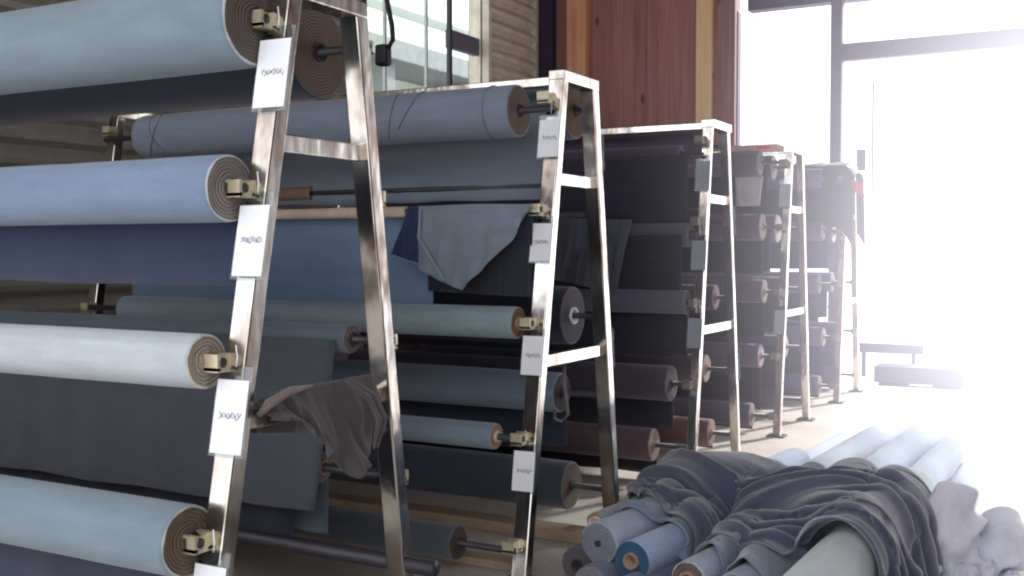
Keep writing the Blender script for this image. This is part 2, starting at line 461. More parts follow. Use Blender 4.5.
# nearest rack
roll(1, -1, 1, -2.346, .145, (120, 137, 150), 'pale grey-blue denim roll at the top left, topmost on nearest rack front', core='dark', cr=.04, end=(112, 102, 96), end2=(66, 58, 54), rim=(196, 200, 206))
roll(1, -1, 2, -2.36, .104, (118, 138, 164), 'sky blue denim roll with pale rim, second from top on nearest rack front', end=(146, 140, 138), end2=(104, 98, 96), core='dark', rim=(206, 208, 212),
     sheet=dict(zb=1.385, rgb=(44, 54, 84), amp=.012))
roll(1, -1, 3, -2.365, .084, (186, 194, 200), 'nearly white fabric roll, third from top on nearest rack front', end=(176, 168, 158), end2=(108, 98, 90), core='brown', rim=(214, 208, 198))
roll(1, -1, 4, -2.345, .108, (122, 140, 154), 'pale blue-grey roll at the bottom left of nearest rack front', end=(112, 98, 86), end2=(66, 58, 50), core='dark', rim=(180, 184, 186), sheet=dict(zb=.12, rgb=(54, 60, 78), amp=.03, x1=-.1))
roll(1, 1, 1, -2.526, .165, (44, 50, 66), 'thick dark navy roll with brown spiral end between nearest rack legs', end=(128, 112, 102), end2=(56, 48, 46), core='dark', cr=.035)
roll(1, 1, 3, -2.49, .054, (92, 104, 114), 'thin grey roll with charcoal cloth hanging down, behind the whitish roll', core='dark', cr=.028,
     sheet=[dict(zb=.50, s=-1, rgb=(74, 78, 88), amp=.03, slant=.12), dict(zb=.30, s=1, rgb=(48, 52, 66), amp=.03, x1=-.35)])
roll(1, 1, 4, -2.69, .062, (84, 94, 104), 'slate roll low behind the charcoal cloth on nearest rack', core='brown', sheet=dict(zb=.36, s=1, rgb=(92, 104, 114), amp=.02))
# second rack
b1 = roll(2, -1, 1, -2.463, .125, (134, 142, 158), 'grey-blue wrapped roll topmost on second rack front', end=(122, 108, 100), end2=(90, 78, 74), core='dark', z=2.165)
M_SEAM = fabric((110, 116, 128))
for x_, tl, a0, a1 in ((-.14, .01, 0, 6.28), (-.62, .10, 2.6, 5.6), (-.70, .05, 2.2, 5.0), (-1.55, .14, 2.4, 5.4), (-2.25, -.10, 2.2, 5.8), (-2.40, .12, 2.0, 5.2)):
    bm = bmesh.new(); tube(bm, [(x_ + tl * math.sin(i / 24 * 3.1), .1275 * math.sin(a0 + (a1 - a0) * i / 24 + 1.6), .1275 * math.cos(a0 + (a1 - a0) * i / 24 + 1.6)) for i in range(25)], .0035, 6)
    link('wrap_crease', bm, M_SEAM, b1, True)
roll(2, -1, 3, -2.372, .075, (144, 160, 166), 'long grey-green roll with brown end, middle of second rack front', end=(140, 108, 88), end2=(98, 74, 60), core='brown')
roll(2, -1, 4, -2.44, .060, (134, 148, 162), 'slim grey-blue roll low on second rack front', end=(170, 138, 112), end2=(110, 88, 72), core='tan', cr=.026)
roll(2, -1, 5, -2.60, .082, (88, 94, 102), 'short grey roll lowest on second rack front, near the floor', end=(96, 82, 76), core='dark', z=.15, xleft=-3.7)
roll(2, 1, 1, -2.42, .145, (96, 110, 126), 'slate roll with brown end and cloth hanging behind the top roll of second rack', end=(120, 96, 82), end2=(70, 58, 54), core='dark',
     sheet=dict(zb=1.76, s=-1, rgb=(142, 150, 162), amp=.008, zt=0))
roll(2, 1, 2, -2.62, .045, (58, 62, 74), 'thin dark roll with navy cloth hanging, rear of second rack', core='dark', cr=.028, z=1.69,
     sheet=[dict(zb=1.0, s=-1, rgb=(40, 46, 62), amp=.02)])
roll(2, 1, 3, -2.50, .156, (42, 46, 60), 'thick navy roll with large round white-cored end between second rack legs', end=(98, 94, 98), end2=(64, 62, 68), core='white', cr=.045, z=1.15)
roll(2, 1, 4, -2.60, .11, (142, 154, 170), 'slate roll under the thick navy one at rear of second rack', end=(70, 66, 68), core='dark', z=.72, sheet=dict(zb=.40, s=1, rgb=(50, 56, 72), amp=.02))
roll(2, 1, 5, -2.57, .133, (66, 76, 88), 'dark green-grey roll with brown end lowest at rear of second rack', end=(98, 84, 78), end2=(60, 52, 50), core='dark', z=.20)
# third rack
DK = (62, 58, 72)
roll(3, -1, 1, -2.45, .07, (60, 60, 74), 'dark roll with wide charcoal cloth under the top rail of third rack', core='dark', z=2.12,
     sheet=dict(zb=1.68, s=-1, rgb=(58, 58, 72), amp=.01, x1=.07))
roll(3, -1, 2, -2.36, .078, (74, 78, 92), 'charcoal roll with hanging cloth, second from top on third rack front', end=(110, 100, 104), core='dark', z=1.60, sheet=dict(zb=1.2, s=-1, rgb=(56, 56, 68), amp=.015))
roll(3, -1, 3, -2.35, .077, (84, 90, 102), 'grey roll in the middle of third rack front', end=(104, 96, 98), core='dark', sheet=dict(zb=.80, s=1, rgb=(52, 52, 62), amp=.015))
roll(3, -1, 4, -2.43, .115, (60, 60, 70), 'thick charcoal roll, fourth from top on third rack front', end=(88, 80, 84), core='dark', sheet=dict(zb=.33, s=1, rgb=(52, 52, 62), amp=.02))
roll(3, -1, 5, -2.523, .105, (84, 74, 78), 'brownish roll with tan end lowest on third rack front', end=(150, 132, 122), end2=(100, 88, 84), core='brown', z=.25, sheet=dict(zb=.04, s=1, rgb=(48, 46, 56), amp=.03))  # dark sheet to the floor added for the shade between racks
roll(3, 1, 1, -2.45, .13, DK, 'dark roll topmost on third rack rear', end=(120, 110, 112), core='dark')
roll(3, 1, 2, -2.5, .11, (56, 54, 66), 'dark roll second from top on third rack rear', end=(110, 100, 102), core='dark')
roll(3, 1, 3, -2.43, .09, (60, 58, 70), 'dark roll with grey end, middle of third rack rear', end=(120, 106, 108), core='brown')
roll(3, 1, 4, -2.52, .10, (64, 60, 70), 'dark roll with pale end, fourth from top on third rack rear', end=(170, 150, 146), core='brown')
roll(3, 1, 5, -2.5, .10, (88, 66, 66), 'reddish brown roll lowest on third rack rear', end=(140, 110, 104), core='brown', sheet=dict(zb=.04, s=1, rgb=(56, 50, 58), amp=.03))  # floor-length dark sheet added as shade at the rack base
# fourth and farthest racks
far = {4: [('charcoal', .10, -2.5), ('grey', .114, -2.47), ('lavender grey', .106, -2.43), ('pale-ended', .105, -2.42), ('brown-ended', .105, -2.50)],
       5: [('dark violet', .10, -2.5), ('dusky', .10, -2.46), ('grey violet', .10, -2.49), ('slate violet', .10, -2.43), ('dim violet', .10, -2.46)]}
LW = ['topmost', 'second from top', 'middle', 'fourth from top', 'lowest']
for rk in (4, 5):
    for s in (-1, 1):
        for l in range(1, 6):
            nm, rr, xe = far[rk][l - 1]
            v = random.uniform(-6, 6)
            base = (76, 70, 86) if rk == 4 else (86, 84, 112)
            roll(rk, s, l, xe - (.05 if s > 0 else 0) + random.uniform(-.02, .02), rr * random.uniform(.9, 1.1), tuple(int(c + v) for c in base),
                 'dark roll with %s end, %s on the %s of the %s rack' % (('dusty grey' if rk == 4 else 'violet grey'), LW[l - 1], 'front' if s < 0 else 'rear', RN[rk]),
                 end=(168, 152, 158) if l in (2, 4) else (130, 118, 126), end2=(110, 98, 106), core='brown',
                 sheet=dict(zb=LV[l] - .38, s=1 if s < 0 else -1, rgb=(62, 56, 70) if rk == 4 else (80, 78, 104), amp=.015) if l < 5 else dict(zb=.04, s=1, rgb=(70, 62, 74), amp=.02))  # lowest sheets reach the floor, added to darken the shaded base

# bare cardboard tubes on the second rack
def bare(x0, x1, y, z, ro, mat, label, rod=True):
    t = thing('cardboard_tube', label, 'cardboard tube', (x1, y, z), group='bare tubes on the second rack')
    link('tube_wall', core_tube(x0 - x1, 0, ro, ro - .008), mat, t)
    bm = bmesh.new(); tube(bm, [(XE - x1, 0, 0), (XR - x1, 0, 0)], .0155, 12); link('spindle', bm, M_ROD, t, True)
bare(-4.95, -3.05, YC[2] - axisy(1.69, .165), 1.69, .028, M_CARD, 'bare tan cardboard tube beside the draped denim on second rack')
tt = bare(-4.95, -4.03, YC[2] + .12, 1.83, .04, M_CARDBROWN, 'bare brown tube above the tan one inside second rack')
# blue cloth sheet hanging below the tan tube
bm = sheet_bm(-2.1, 0, 0, 0, -.50, 4.2, .02)
o = thick(link('hanging_fabric', bm, fabric((118, 142, 172)), None, loc=(-2.93, YC[2] - axisy(1.69, .165) + .045, 1.69)), .004)
tag(o, 'blue-grey cloth hanging below the tan cardboard tube on second rack', 'cloth')

# ------------------------------------------------------------------ draped cloths
def interp(pl, t):
    n = len(pl) - 1; f = min(max(t, 0), 1) * n; i = min(int(f), n - 1); f -= i
    return tuple(pl[i][k] + (pl[i + 1][k] - pl[i][k]) * f for k in range(len(pl[0])))
def drape_bm(top, bot, seed, amp=.02, nu=60, nv=34, fq=9, over=0.0):
    """ruled cloth between two XYZ polylines, folds along Y"""
    bm = bmesh.new(); g = []
    for i in range(nu + 1):
        u = i / nu; a = interp(top, u); b = interp(bot, u); row = []
        for j in range(nv + 1):
            v = j / nv; p = [a[k] + (b[k] - a[k]) * v for k in range(3)]
            w = math.sin(math.pi * min(1, v * 1.2 + .12)) if v < .75 else .8
            f = noise.noise(Vector((u * fq + seed, v * 1.5, seed))) + .5 * noise.noise(Vector((u * fq * 2.3, v * 2 + seed, 1)))
            p[1] += amp * f * (.25 + v); 
            row.append(bm.verts.new(p))
        g.append(row)
    for i in range(nu):
        for j in range(nv): bm.faces.new((g[i][j], g[i + 1][j], g[i + 1][j + 1], g[i][j + 1])).smooth = True
    if over: pass
    return bm
# folded denim on second rack
yd = YC[2] - axisy(1.69, .165) - .045
g = drape_bm([(-2.95, yd, 1.715), (-2.6, yd - .01, 1.72), (-2.33, yd, 1.712)],
             [(-2.93, yd - .03, 1.41), (-2.80, yd - .05, 1.36), (-2.68, yd - .06, 1.31), (-2.55, yd - .05, 1.42), (-2.40, yd - .04, 1.55), (-2.35, yd - .02, 1.66)], 3, .035, fq=5)
d = thick(link('draped_fabric', g, fabric((132, 143, 156))), .005)
tag(d, 'grey-blue denim folded to a point, draped over second rack bar', 'cloth')
g = drape_bm([(-3.02, yd + .01, 1.715), (-2.88, yd + .01, 1.715)], [(-3.09, yd - .03, 1.475), (-2.91, yd - .02, 1.425)], 8, .02, fq=4, nu=20)
thick(link('navy_side', g, fabric((40, 52, 92)), d), .005)
bm = bmesh.new(); tube(bm, [(-3.09, yd - .036, 1.478), (-3.0, yd - .036, 1.448), (-2.91, yd - .03, 1.428)], .006, 6)
link('hem', bm, fabric((120, 138, 170)), d, True)
g = drape_bm([(-2.95, yd + .04, 1.70), (-2.34, yd + .04, 1.70)], [(-2.93, yd + .06, 1.30), (-2.36, yd + .06, 1.28)], 11, .02, nu=40)
thick(link('inner_fold', g, fabric((46, 48, 60)), d), .004)
bm = bmesh.new(); tube(bm, [(-2.93, yd - .012, 1.70), (-2.92, yd - .05, 1.56), (-2.83, yd - .06, 1.45), (-2.76, yd - .07, 1.36)], .007, 6)
link('seam', bm, fabric((150, 164, 180)), d, True)

# brown-grey cloth on nearest rack
def drapeX(top, bot, seed, amp, nu=60, nv=34, fq=6):
    bm = drape_bm([(p[1], p[0], p[2]) for p in top], [(p[1], p[0], p[2]) for p in bot], seed, amp, nu, nv, fq)
    for v in bm.verts: v.co = Vector((v.co.y, v.co.x, v.co.z))
    return bm
xb = XR + .035
bt = [(xb, 2.50, 1.035), (xb, 2.62, 1.062), (xb, 2.85, 1.06), (xb, 3.10, 1.062)]
g = drapeX(bt, [(xb + .03, 2.51, .985), (xb + .05, 2.62, .97), (xb + .07, 2.75, .86), (xb + .07, 2.90, .735), (xb + .06, 3.0, .80), (xb + .03, 3.12, .87)], 5, .06)
d = thick(link('draped_fabric', g, fabric((80, 75, 77), .2)), .006)
tag(d, 'brown-grey cloth bunched over the lower crossbar of nearest rack', 'cloth')
g = drapeX([(p[0] - .0, p[1], p[2]) for p in bt], [(xb - .09, 2.52, .93), (xb - .12, 2.7, .90), (xb - .12, 2.9, .88), (xb - .09, 3.1, .92)], 9, .03, nv=16)
thick(link('back_fold', g, fabric((70, 66, 70), .3), d), .006)
bm = bmesh.new(); tube(bm, [(xb + .02, 2.49, 1.0), (xb + .05, 2.50, 1.035), (xb + .05, 2.60, 1.065), (xb + .02, 2.74, 1.06)], [.01, .016, .013, .005], 10)
link('rolled_edge', bm, fabric((128, 112, 110), .3), d, True)
for dy in (0, .035):
    bm = bmesh.new(); tube(bm, [(xb + .03, 2.90 + dy, 1.06), (xb + .075, 2.97 + dy, 1.0), (xb + .09, 3.01 + dy, .92), (xb + .075, 3.0 + dy * .6, .82)], [.004, .011, .011, .004], 8)
    link('fold', bm, fabric((84, 79, 82), .3), d, True)

# grey cloth hanging on third rack front left
yy = YC[3] - axisy(1.6) - .10
g = drape_bm([(-3.25, yy, 1.72), (-2.72, yy, 1.70)], [(-3.3, yy - .03, 1.30), (-2.82, yy - .03, 1.22)], 21, .05, fq=6)
tag(thick(link('draped_fabric', g, fabric((98, 102, 112))), .005), 'mid grey cloth hung on third rack just behind second rack far leg', 'cloth')
# strap
bm = bmesh.new(); x, y = -2.36, YC[2] + .02
tube(bm, [(x, y, .95), (x - .01, y + .01, .85), (x + .01, y, .75), (x + .02, y, .68), (x - .01, y - .02, .645), (x - .045, y - .02, .66), (x - .05, y - .01, .70)], .009, 8)
tag(link('strap', bm, plain('grey_webbing', (120, 112, 108), .8), None, True), 'thin grey strap with hooked end hanging from second rack lower crossbar', 'strap')

# paper on fourth rack
yy = YC[4] - axisy(2.22) - .17
g = drape_bm([(-2.68, yy, 2.10), (-2.44, yy, 2.10)], [(-2.66, yy - .01, 1.86), (-2.47, yy - .01, 1.86)], 31, .01, nu=12, nv=10)
o = thick(link('paper_sheet', g, plain('grey_paper', (176, 170, 176), .8)), .003)
tag(o, 'pale grey paper sheet hanging from the top roll of fourth rack', 'paper')
o = thing('wrapped_bundle', 'flat pinkish bundle with a red stripe lying on top of fourth rack', 'bundle', (-2.62, YC[4], HT + .03))
link('wrap', bxm((0, 0, .0), (.44, .30, .05), .012), plain('pink_wrap', (196, 160, 150), .7), o)
link('stripe', bxm((.1, -.152, 0), (.12, .004, .02)), plain('red_mark', (220, 70, 90), .6), o)

# cloth over farthest rack
def saddle():
    bm = bmesh.new(); g = []; nu, nv = 40, 60
    for i in range(nu + 1):
        u = i / nu; x = -3.2 + (XR + .10 + 3.2) * u; row = []
        for j in range(nv + 1):
            v = j / nv * 2 - 1; s = abs(v) * 1.0
            arc = .24
            if s < .3: y = v / .3 * arc; z = HT + .06 - .05 * (s / .3) ** 2
            else: y = math.copysign(arc + (s - .3) * .14, v); z = HT + .01 - (s - .3) * (1.05 + .2 * math.sin(u * 5 + 1))
            y += .03 * noise.noise(Vector((u * 6, v * 3, 2))); z += .02 * noise.noise(Vector((u * 8, v * 5, 7)))
            if u > .9: z -= (u - .9) * 1.1
            row.append(bm.verts.new((x, YC[5] + y, z)))
        g.append(row)
    for i in range(nu):
        for j in range(nv): bm.faces.new((g[i][j], g[i + 1][j], g[i + 1][j + 1], g[i][j + 1])).smooth = True
    return bm
d = thick(link('draped_fabric', saddle(), fabric((74, 72, 92))), .006)
tag(d, 'dark violet cloth thrown over the top of the farthest rack', 'cloth')
bm = drape_bm([(-2.24, YC[5] - .30, 2.20), (-2.12, YC[5] - .30, 2.17)], [(-2.17, YC[5] - .33, 2.07), (-2.08, YC[5] - .33, 2.02)], 4, .02, nu=10, nv=8)
thick(link('red_corner', bm, fabric((190, 60, 84)), d), .006)

# ------------------------------------------------------------------ label cards
def card(rack, side, lvl, z, label, wr=True, w=.138, h=.275, mat=M_PAPER, seed=0):
    kk = slope(rack, side); y = YC[rack] + side * (half(z, kk) + .045)
    tilt = side * math.atan(kk)
    t = thing('label_card', label, 'label card', (XR + (.02 if rack == 1 else -.005), y, z), (tilt, 0, random.uniform(-.06, .06)), group='hanging label cards on the racks')
    link('sleeve', bxm((0, 0, -h / 2), (w, .006, h), .002), M_SLEEVE, t)
    sd = 1 if side > 0 else -1
    link('paper', bxm((0, sd * .0042, -h * .56), (w * .88, .002, h * .8)), mat, t)
    if wr:
        bm = bmesh.new(); rnd = random.Random(seed); pts = []
        n = 26
        for i in range(n + 1):
            u = i / n
            pts.append((-w * .28 + w * .6 * u + .006 * math.sin(i * 2.3), sd * .0056, -h * .55 + .010 * math.sin(i * 1.7 + seed) + .004 * rnd.uniform(-1, 1)))
        tube(bm, pts, .0013, 5)
        link('handwriting', bm, M_INK, t)
    bm = bmesh.new(); tube(bm, [(0, 0, -.005), (.004, sd * .004, .02), (0, sd * .012, .06)], .0025, 6)
    link('string', bm, M_PAPER, t, True)
ON = ['first', 'second', 'third', 'fourth']
for k, z in enumerate((2.20, 1.68, 1.155, .62)):
    card(1, -1, k, z, '%s white label card from the top on the front leg of nearest rack' % ON[k], seed=k)
for k, z in enumerate((2.15, 1.66, 1.14, .62)):
    card(2, -1, k, z, '%s white label card from the top on the front leg of second rack' % ON[k], seed=k + 5, w=.12, h=.225)
GP = plain('grey_tag', (150, 152, 160), .7)
for k, z in enumerate((2.12, 1.60, 1.10)):
    card(3, -1, k, z, '%s grey label card from the top on the front leg of third rack' % ON[k], False, mat=GP, h=.24, w=.11)
for k, z in enumerate((2.12, 1.10)):
    card(2, 1, k, z, '%s grey label card on the rear leg of second rack' % ('upper' if k == 0 else 'lower'), False, mat=GP, w=.10, h=.22)
    card(3, 1, k, z - .3, '%s grey label card on the rear leg of third rack' % ('upper' if k == 0 else 'lower'), False, mat=GP, w=.10, h=.22)
for k, z in enumerate((2.08, 1.05)):
    card(4, -1, k, z, '%s grey label card on the front leg of fourth rack' % ('upper' if k == 0 else 'lower'), False, mat=GP, w=.10, h=.24)

# cable
bm = bmesh.new(); tube(bm, [(-2.66, 3.75, HC), (-2.67, 3.75, 3.4), (-2.665, 3.75, 2.75), (-2.66, 3.75, 2.55), (-2.635, 3.75, 2.44), (-2.63, 3.75, 2.38), (-2.67, 3.75, 2.33)], .011, 8)
cb = link('hanging_cable', bm, M_BLACK, None, True)
tag(cb, 'black cable with a plug hanging behind the far leg of nearest rack', 'cable')
link('plug', bxm((-2.68, 3.75, 2.32), (.06, .05, .09), .012), M_BLACK, cb)

# plank on floor below second rack
o = link('wooden_plank', bxm((-3.45, 5.02, .03), (2.5, .14, .06), .005), plain('tan_plank', (168, 146, 122), .6))
tag(o, 'tan plank lying on the floor under the second rack', 'plank')
o = link('wooden_plank', bxm((-3.55, 4.42, .02), (2.3, .10, .04), .005), plain('tan_plank', (168, 146, 122), .6))
tag(o, 'thin tan plank on the floor in front of the lowest short grey roll', 'plank')

# ------------------------------------------------------------------ the heap on the floor
HEAP = []
def heap_roll(x, y, z, ang, L, rad, rgb, label, end=(130, 130, 136), end2=(90, 88, 94), core='brown', cr=.028, dz=0.0):
    HEAP.append((x, y, z, R(ang), L, rad))
    if y < 4.6: rgb = tuple(min(225, int(c * 1.18)) for c in rgb)
    # local X axis: front end at local 0, the roll runs to -L
    t = thing('fabric_roll', label, 'fabric roll', (x, y, z), (0, math.asin(dz / L) if dz else 0, R(-90 - ang)), group='rolls heaped on the floor')
    link('fabric', roll_bm(-L, 0, rad, cr, x * 7 + y * 3, .012), [fabric(rgb), rollend(end, end2), fabric(tuple(int(c * .7 + 40) for c in rgb) if end[2] < end[0] * 1.5 else end)], t)
    link('core', core_tube(-L - .01, .014, cr, cr - .007), CORE[core], t)
    return t
# bottom layer
heap_roll(-2.06, 4.36, .085, 5, 2.0, .084, (74, 80, 98), 'dark blue-grey roll at the left bottom corner of the heap', end=(96, 92, 96), core='dark')
heap_roll(-1.875, 4.10, .088, 7, 2.2, .086, (92, 100, 118), 'slate roll on the floor between the heap corner and the blue-rimmed roll')
heap_roll(-1.68, 3.98, .088, 6, 2.2, .086, (84, 94, 114), 'slate roll on the floor below the blue-rimmed roll', core='dark')
heap_roll(-1.48, 3.98, .088, 6, 2.2, .086, (70, 78, 96), 'dark slate roll on the floor below the slim grey roll', core='dark')
heap_roll(-1.27, 3.92, .088, 5, 2.2, .086, (96, 106, 124), 'blue-grey roll on the floor near the middle of the heap', core='dark')
heap_roll(-1.04, 3.9, .088, 4, 2.4, .086, (100, 108, 124), 'blue-grey roll on the floor below the fat pale roll', core='dark')
heap_roll(-.82, 3.9, .088, 3, 2.4, .086, (120, 128, 142), 'grey roll on the floor under the fat pale roll right side', core='dark')
# upper layer
heap_roll(-2.0, 4.42, .27, 8, 1.3, .048, (128, 136, 140), 'slim plastic-wrapped grey roll with tan core on the heap left', end=(170, 140, 112), end2=(140, 110, 90), core='tan', cr=.03)
heap_roll(-1.885, 4.20, .245, 8, 2.2, .09, (146, 154, 172), 'grey-blue roll with grey fluffy end, upper left of the heap', end=(128, 132, 142), end2=(100, 104, 114), core='dark', cr=.014)
heap_roll(-1.70, 4.12, .215, 8, 2.2, .082, (140, 156, 184), 'grey-blue roll with bright blue rim and brown core', end=(48, 84, 116), end2=(50, 72, 98), core='brown', cr=.034)
heap_roll(-1.385, 3.92, .235, 7, 2.2, .072, (146, 154, 168), 'pale grey roll with brown core at the front of the heap', end=(104, 92, 84), end2=(56, 50, 48), core='brown', cr=.034)
heap_roll(-1.18, 3.85, .235, 6, 2.2, .075, (134, 144, 162), 'blue-grey roll right of the brown-cored roll at the photo bottom')
heap_roll(-.87, 3.50, .29, 1, 2.2, .125, (182, 190, 198), 'fat pale grey roll with creases coming out below the dark cloth', core='dark')
# back light rolls
bl = [(-1.72, 5.9, .10, 3, 2.5, .10, (168, 176, 190), 'pale roll far back on the left of the heap'),
      (-1.48, 5.7, .10, 3, 2.6, .10, (176, 184, 198), 'pale roll far back on the heap, next to the leftmost one'),
      (-1.34, 5.75, .28, 3, 2.5, .10, (178, 186, 200), 'pale roll far back on the heap, raised on two others'),
      (-1.22, 5.6, .10, 2, 2.6, .10, (180, 188, 204), 'pale roll far back in the middle of the heap'),
      (-1.08, 5.3, .29, 2, 2.6, .105, (176, 186, 204), 'pale raised roll right behind the dark cloth'),
      (-.96, 5.4, .10, 1, 2.4, .10, (186, 192, 206), 'pale roll on the floor behind the dark cloth right side'),
      (-.84, 5.15, .28, 1, 2.3, .09, (180, 190, 208), 'pale raised roll behind the dark cloth, rightmost raised'),
      (-.70, 5.2, .10, 0, 2.1, .095, (190, 196, 208), 'pale roll at the right edge of the heap')]
for b_ in bl: heap_roll(*b_[:7], b_[7], end=(180, 180, 188), end2=(150, 150, 160), core='dark')

def rollfield(x, y):
    h = 0.0
    for (rx, ry, rz, a, L, rad) in HEAP:
        dx, dy = x - rx, y - ry
        along = dx * math.sin(a) + dy * math.cos(a); across = dx * math.cos(a) - dy * math.sin(a)
        if -.03 < along < L + .03:
            q = rad + .02
            if abs(across) < q * 1.25: h = max(h, rz + math.sqrt(max(0, q * q - min(q * q, across * across * .5))))
    return h
def cloth(name, front, back, seed, rgb, label, cat, slack=(1.12, 1.12), nu=90, nv=70, z0=.62, lumps=(), steps=90, sheen=.35, nz=.05, an=(3, 9), r0=.012, ridges=(), bend=.10, post=.0, pf=(2.2, 6.5)):
    """cloth dropped on the heap: grid of points, distance constraints, collision with rolls, lumps and floor"""
    P = np.zeros((nu + 1, nv + 1, 3))
    for i in range(nu + 1):
        for j in range(nv + 1):
            u, v = i / nu, j / nv
            a = interp(front, u); b = interp(back, u)
            x = a[0] + (b[0] - a[0]) * v + .03 * noise.noise(Vector((0, v * 6 + seed, 4))); y = a[1] + (b[1] - a[1]) * v + .04 * noise.noise(Vector((u * 9 + seed, 2, v)))
            P[i, j] = (x, y, max(rollfield(x, y), 0) + .10 + nz * (noise.noise(Vector((u * an[0] + seed, v * an[1], 0))) + .5 * noise.noise(Vector((u * an[0] * 2.5, v * an[1] * 2.2 + seed, 3)))))
    base = P.copy(); base[:, :, 2] = 0
    LU = np.linalg.norm(base[1:] - base[:-1], axis=2) * slack[0]; LV_ = np.linalg.norm(base[:, 1:] - base[:, :-1], axis=2) * slack[1]
    D1 = np.linalg.norm(base[1:, 1:] - base[:-1, :-1], axis=2) * (slack[0] + slack[1]) / 2
    D2 = np.linalg.norm(base[1:, :-1] - base[:-1, 1:], axis=2) * (slack[0] + slack[1]) / 2
    Q = P.copy()
    def con(A, B, L, k):
        d = B - A; n = np.linalg.norm(d, axis=2, keepdims=True) + 1e-9
        c = d * (1 - L[..., None] / n) * .5 * k
        A += c; B -= c
    def solve():
        for o in (0, 1):
            con(P[o:-1:2][:len(P[o + 1::2])], P[o + 1::2][:len(P[o:-1:2])], LU[o::2][:len(P[o + 1::2])], 1)
            con(P[:, o:-1:2][:, :P[:, o + 1::2].shape[1]], P[:, o + 1::2], LV_[:, o::2][:, :P[:, o + 1::2].shape[1]], 1)
        for o in (0, 1):
            for (S, E_, L, f) in ((P[:-1, :-1], P[1:, 1:], D1, 0), (P[1:, :-1], P[:-1, 1:], D2, 1)):
                con(S[o::2], E_[o::2], L[o::2], .5)
        # bending: keep two-apart points from folding tight
        for ax in (0, 1):
            A = P[:-3] if ax == 0 else P[:, :-3]; B = P[3:] if ax == 0 else P[:, 3:]
            L = (LU[:-2] + LU[1:-1] + LU[2:]) if ax == 0 else (LV_[:, :-2] + LV_[:, 1:-1] + LV_[:, 2:])
            d = B - A; n = np.linalg.norm(d, axis=2, keepdims=True) + 1e-9
            c = np.where(n < L[..., None] * .92, d * (1 - L[..., None] * .92 / n) * bend, 0)
            A += c; B -= c
    for st in range(steps):
        V = (P - Q) * .90; Q = P.copy(); P += V; P[:, :, 2] -= .0016
        for it in range(7): solve()
        hit = np.zeros(P.shape[:2], bool)
        for (rx, ry, rz, a, L, rad) in HEAP:
            dx, dy = P[..., 0] - rx, P[..., 1] - ry
            al = dx * math.sin(a) + dy * math.cos(a); ac = dx * math.cos(a) - dy * math.sin(a); dz = P[..., 2] - rz
            q = rad * 1.02 + r0; n = np.sqrt(ac ** 2 + dz ** 2) + 1e-9
            m_ = (al > -.01) & (al < L + .01) & (n < q)
            k = np.where(m_, q / n - 1, 0)
            ax_ = ac * k; P[..., 0] += ax_ * math.cos(a); P[..., 1] -= ax_ * math.sin(a); P[..., 2] += dz * k
            hit |= m_
        for (lx_, ly, lz, ra, rb, rc) in lumps:
            d = (P - np.array((lx_, ly, lz))) / np.array((ra, rb, rc)); n = np.linalg.norm(d, axis=2) + 1e-9
            m_ = n < 1; k = np.where(m_, 1 / n, 1)[..., None]
            P[:] = np.array((lx_, ly, lz)) + d * k * np.array((ra, rb, rc)); hit |= m_
        for (a0, a1, rr) in ridges:
            a0 = np.array(a0); a1 = np.array(a1); d = a1 - a0; t = np.clip(((P - a0) @ d) / (d @ d), 0, 1)[..., None]
            c0 = a0 + d * t; e = P - c0; n = np.linalg.norm(e, axis=2) + 1e-9; m_ = n < rr
            P[:] = c0 + e * np.where(m_, rr / n, 1)[..., None]; hit |= m_
        lo = P[..., 2] < r0; P[..., 2] = np.maximum(P[..., 2], r0); hit |= lo
        P[hit, 0] = Q[hit, 0] + (P[hit, 0] - Q[hit, 0]) * .12; P[hit, 1] = Q[hit, 1] + (P[hit, 1] - Q[hit, 1]) * .12
    if post:
        gu, gv = np.gradient(P, axis=0), np.gradient(P, axis=1); nn = np.cross(gu, gv); nn /= np.linalg.norm(nn, axis=2, keepdims=True) + 1e-9
        nn *= np.sign(nn[..., 2:3] + 1e-6)
        for i in range(nu + 1):
            for j in range(nv + 1):
                u, v = i / nu, j / nv
                wp = .9 * noise.noise(Vector((u * 2.4 + seed, v * 2.0, 8))) + .35 * u
                a_ = 1 - 2.6 * abs(noise.noise(Vector((u * pf[0] + seed, v * pf[1] + wp * 2.2, 2))))
                b_ = 1 - 2.6 * abs(noise.noise(Vector((u * pf[0] * 2.3, v * pf[1] * 2.1 + wp * 4 + seed, 5))))
                c_ = .5 + .5 * noise.noise(Vector((u * 3, v * 3 + seed, 11)))
                P[i, j] += nn[i, j] * post * (max(a_, 0) ** 1.6 + .38 * max(b_, 0) ** 1.5 * c_)
    bm = bmesh.new()
    W = [[bm.verts.new(P[i, j]) for j in range(nv + 1)] for i in range(nu + 1)]
    for i in range(nu):
        for j in range(nv): bm.faces.new((W[i][j], W[i + 1][j], W[i + 1][j + 1], W[i][j + 1])).smooth = True
    o = thick(link(name, bm, fabric(rgb, sheen, streak=False)), .006)
    sb = o.modifiers.new('subdivision', 'SUBSURF'); sb.levels = sb.render_levels = 1
    return tag(o, label, cat)
LUMPS = [(-1.62, 5.14, .31, .42, .32, .19), (-1.12, 4.94, .29, .36, .40, .18)]
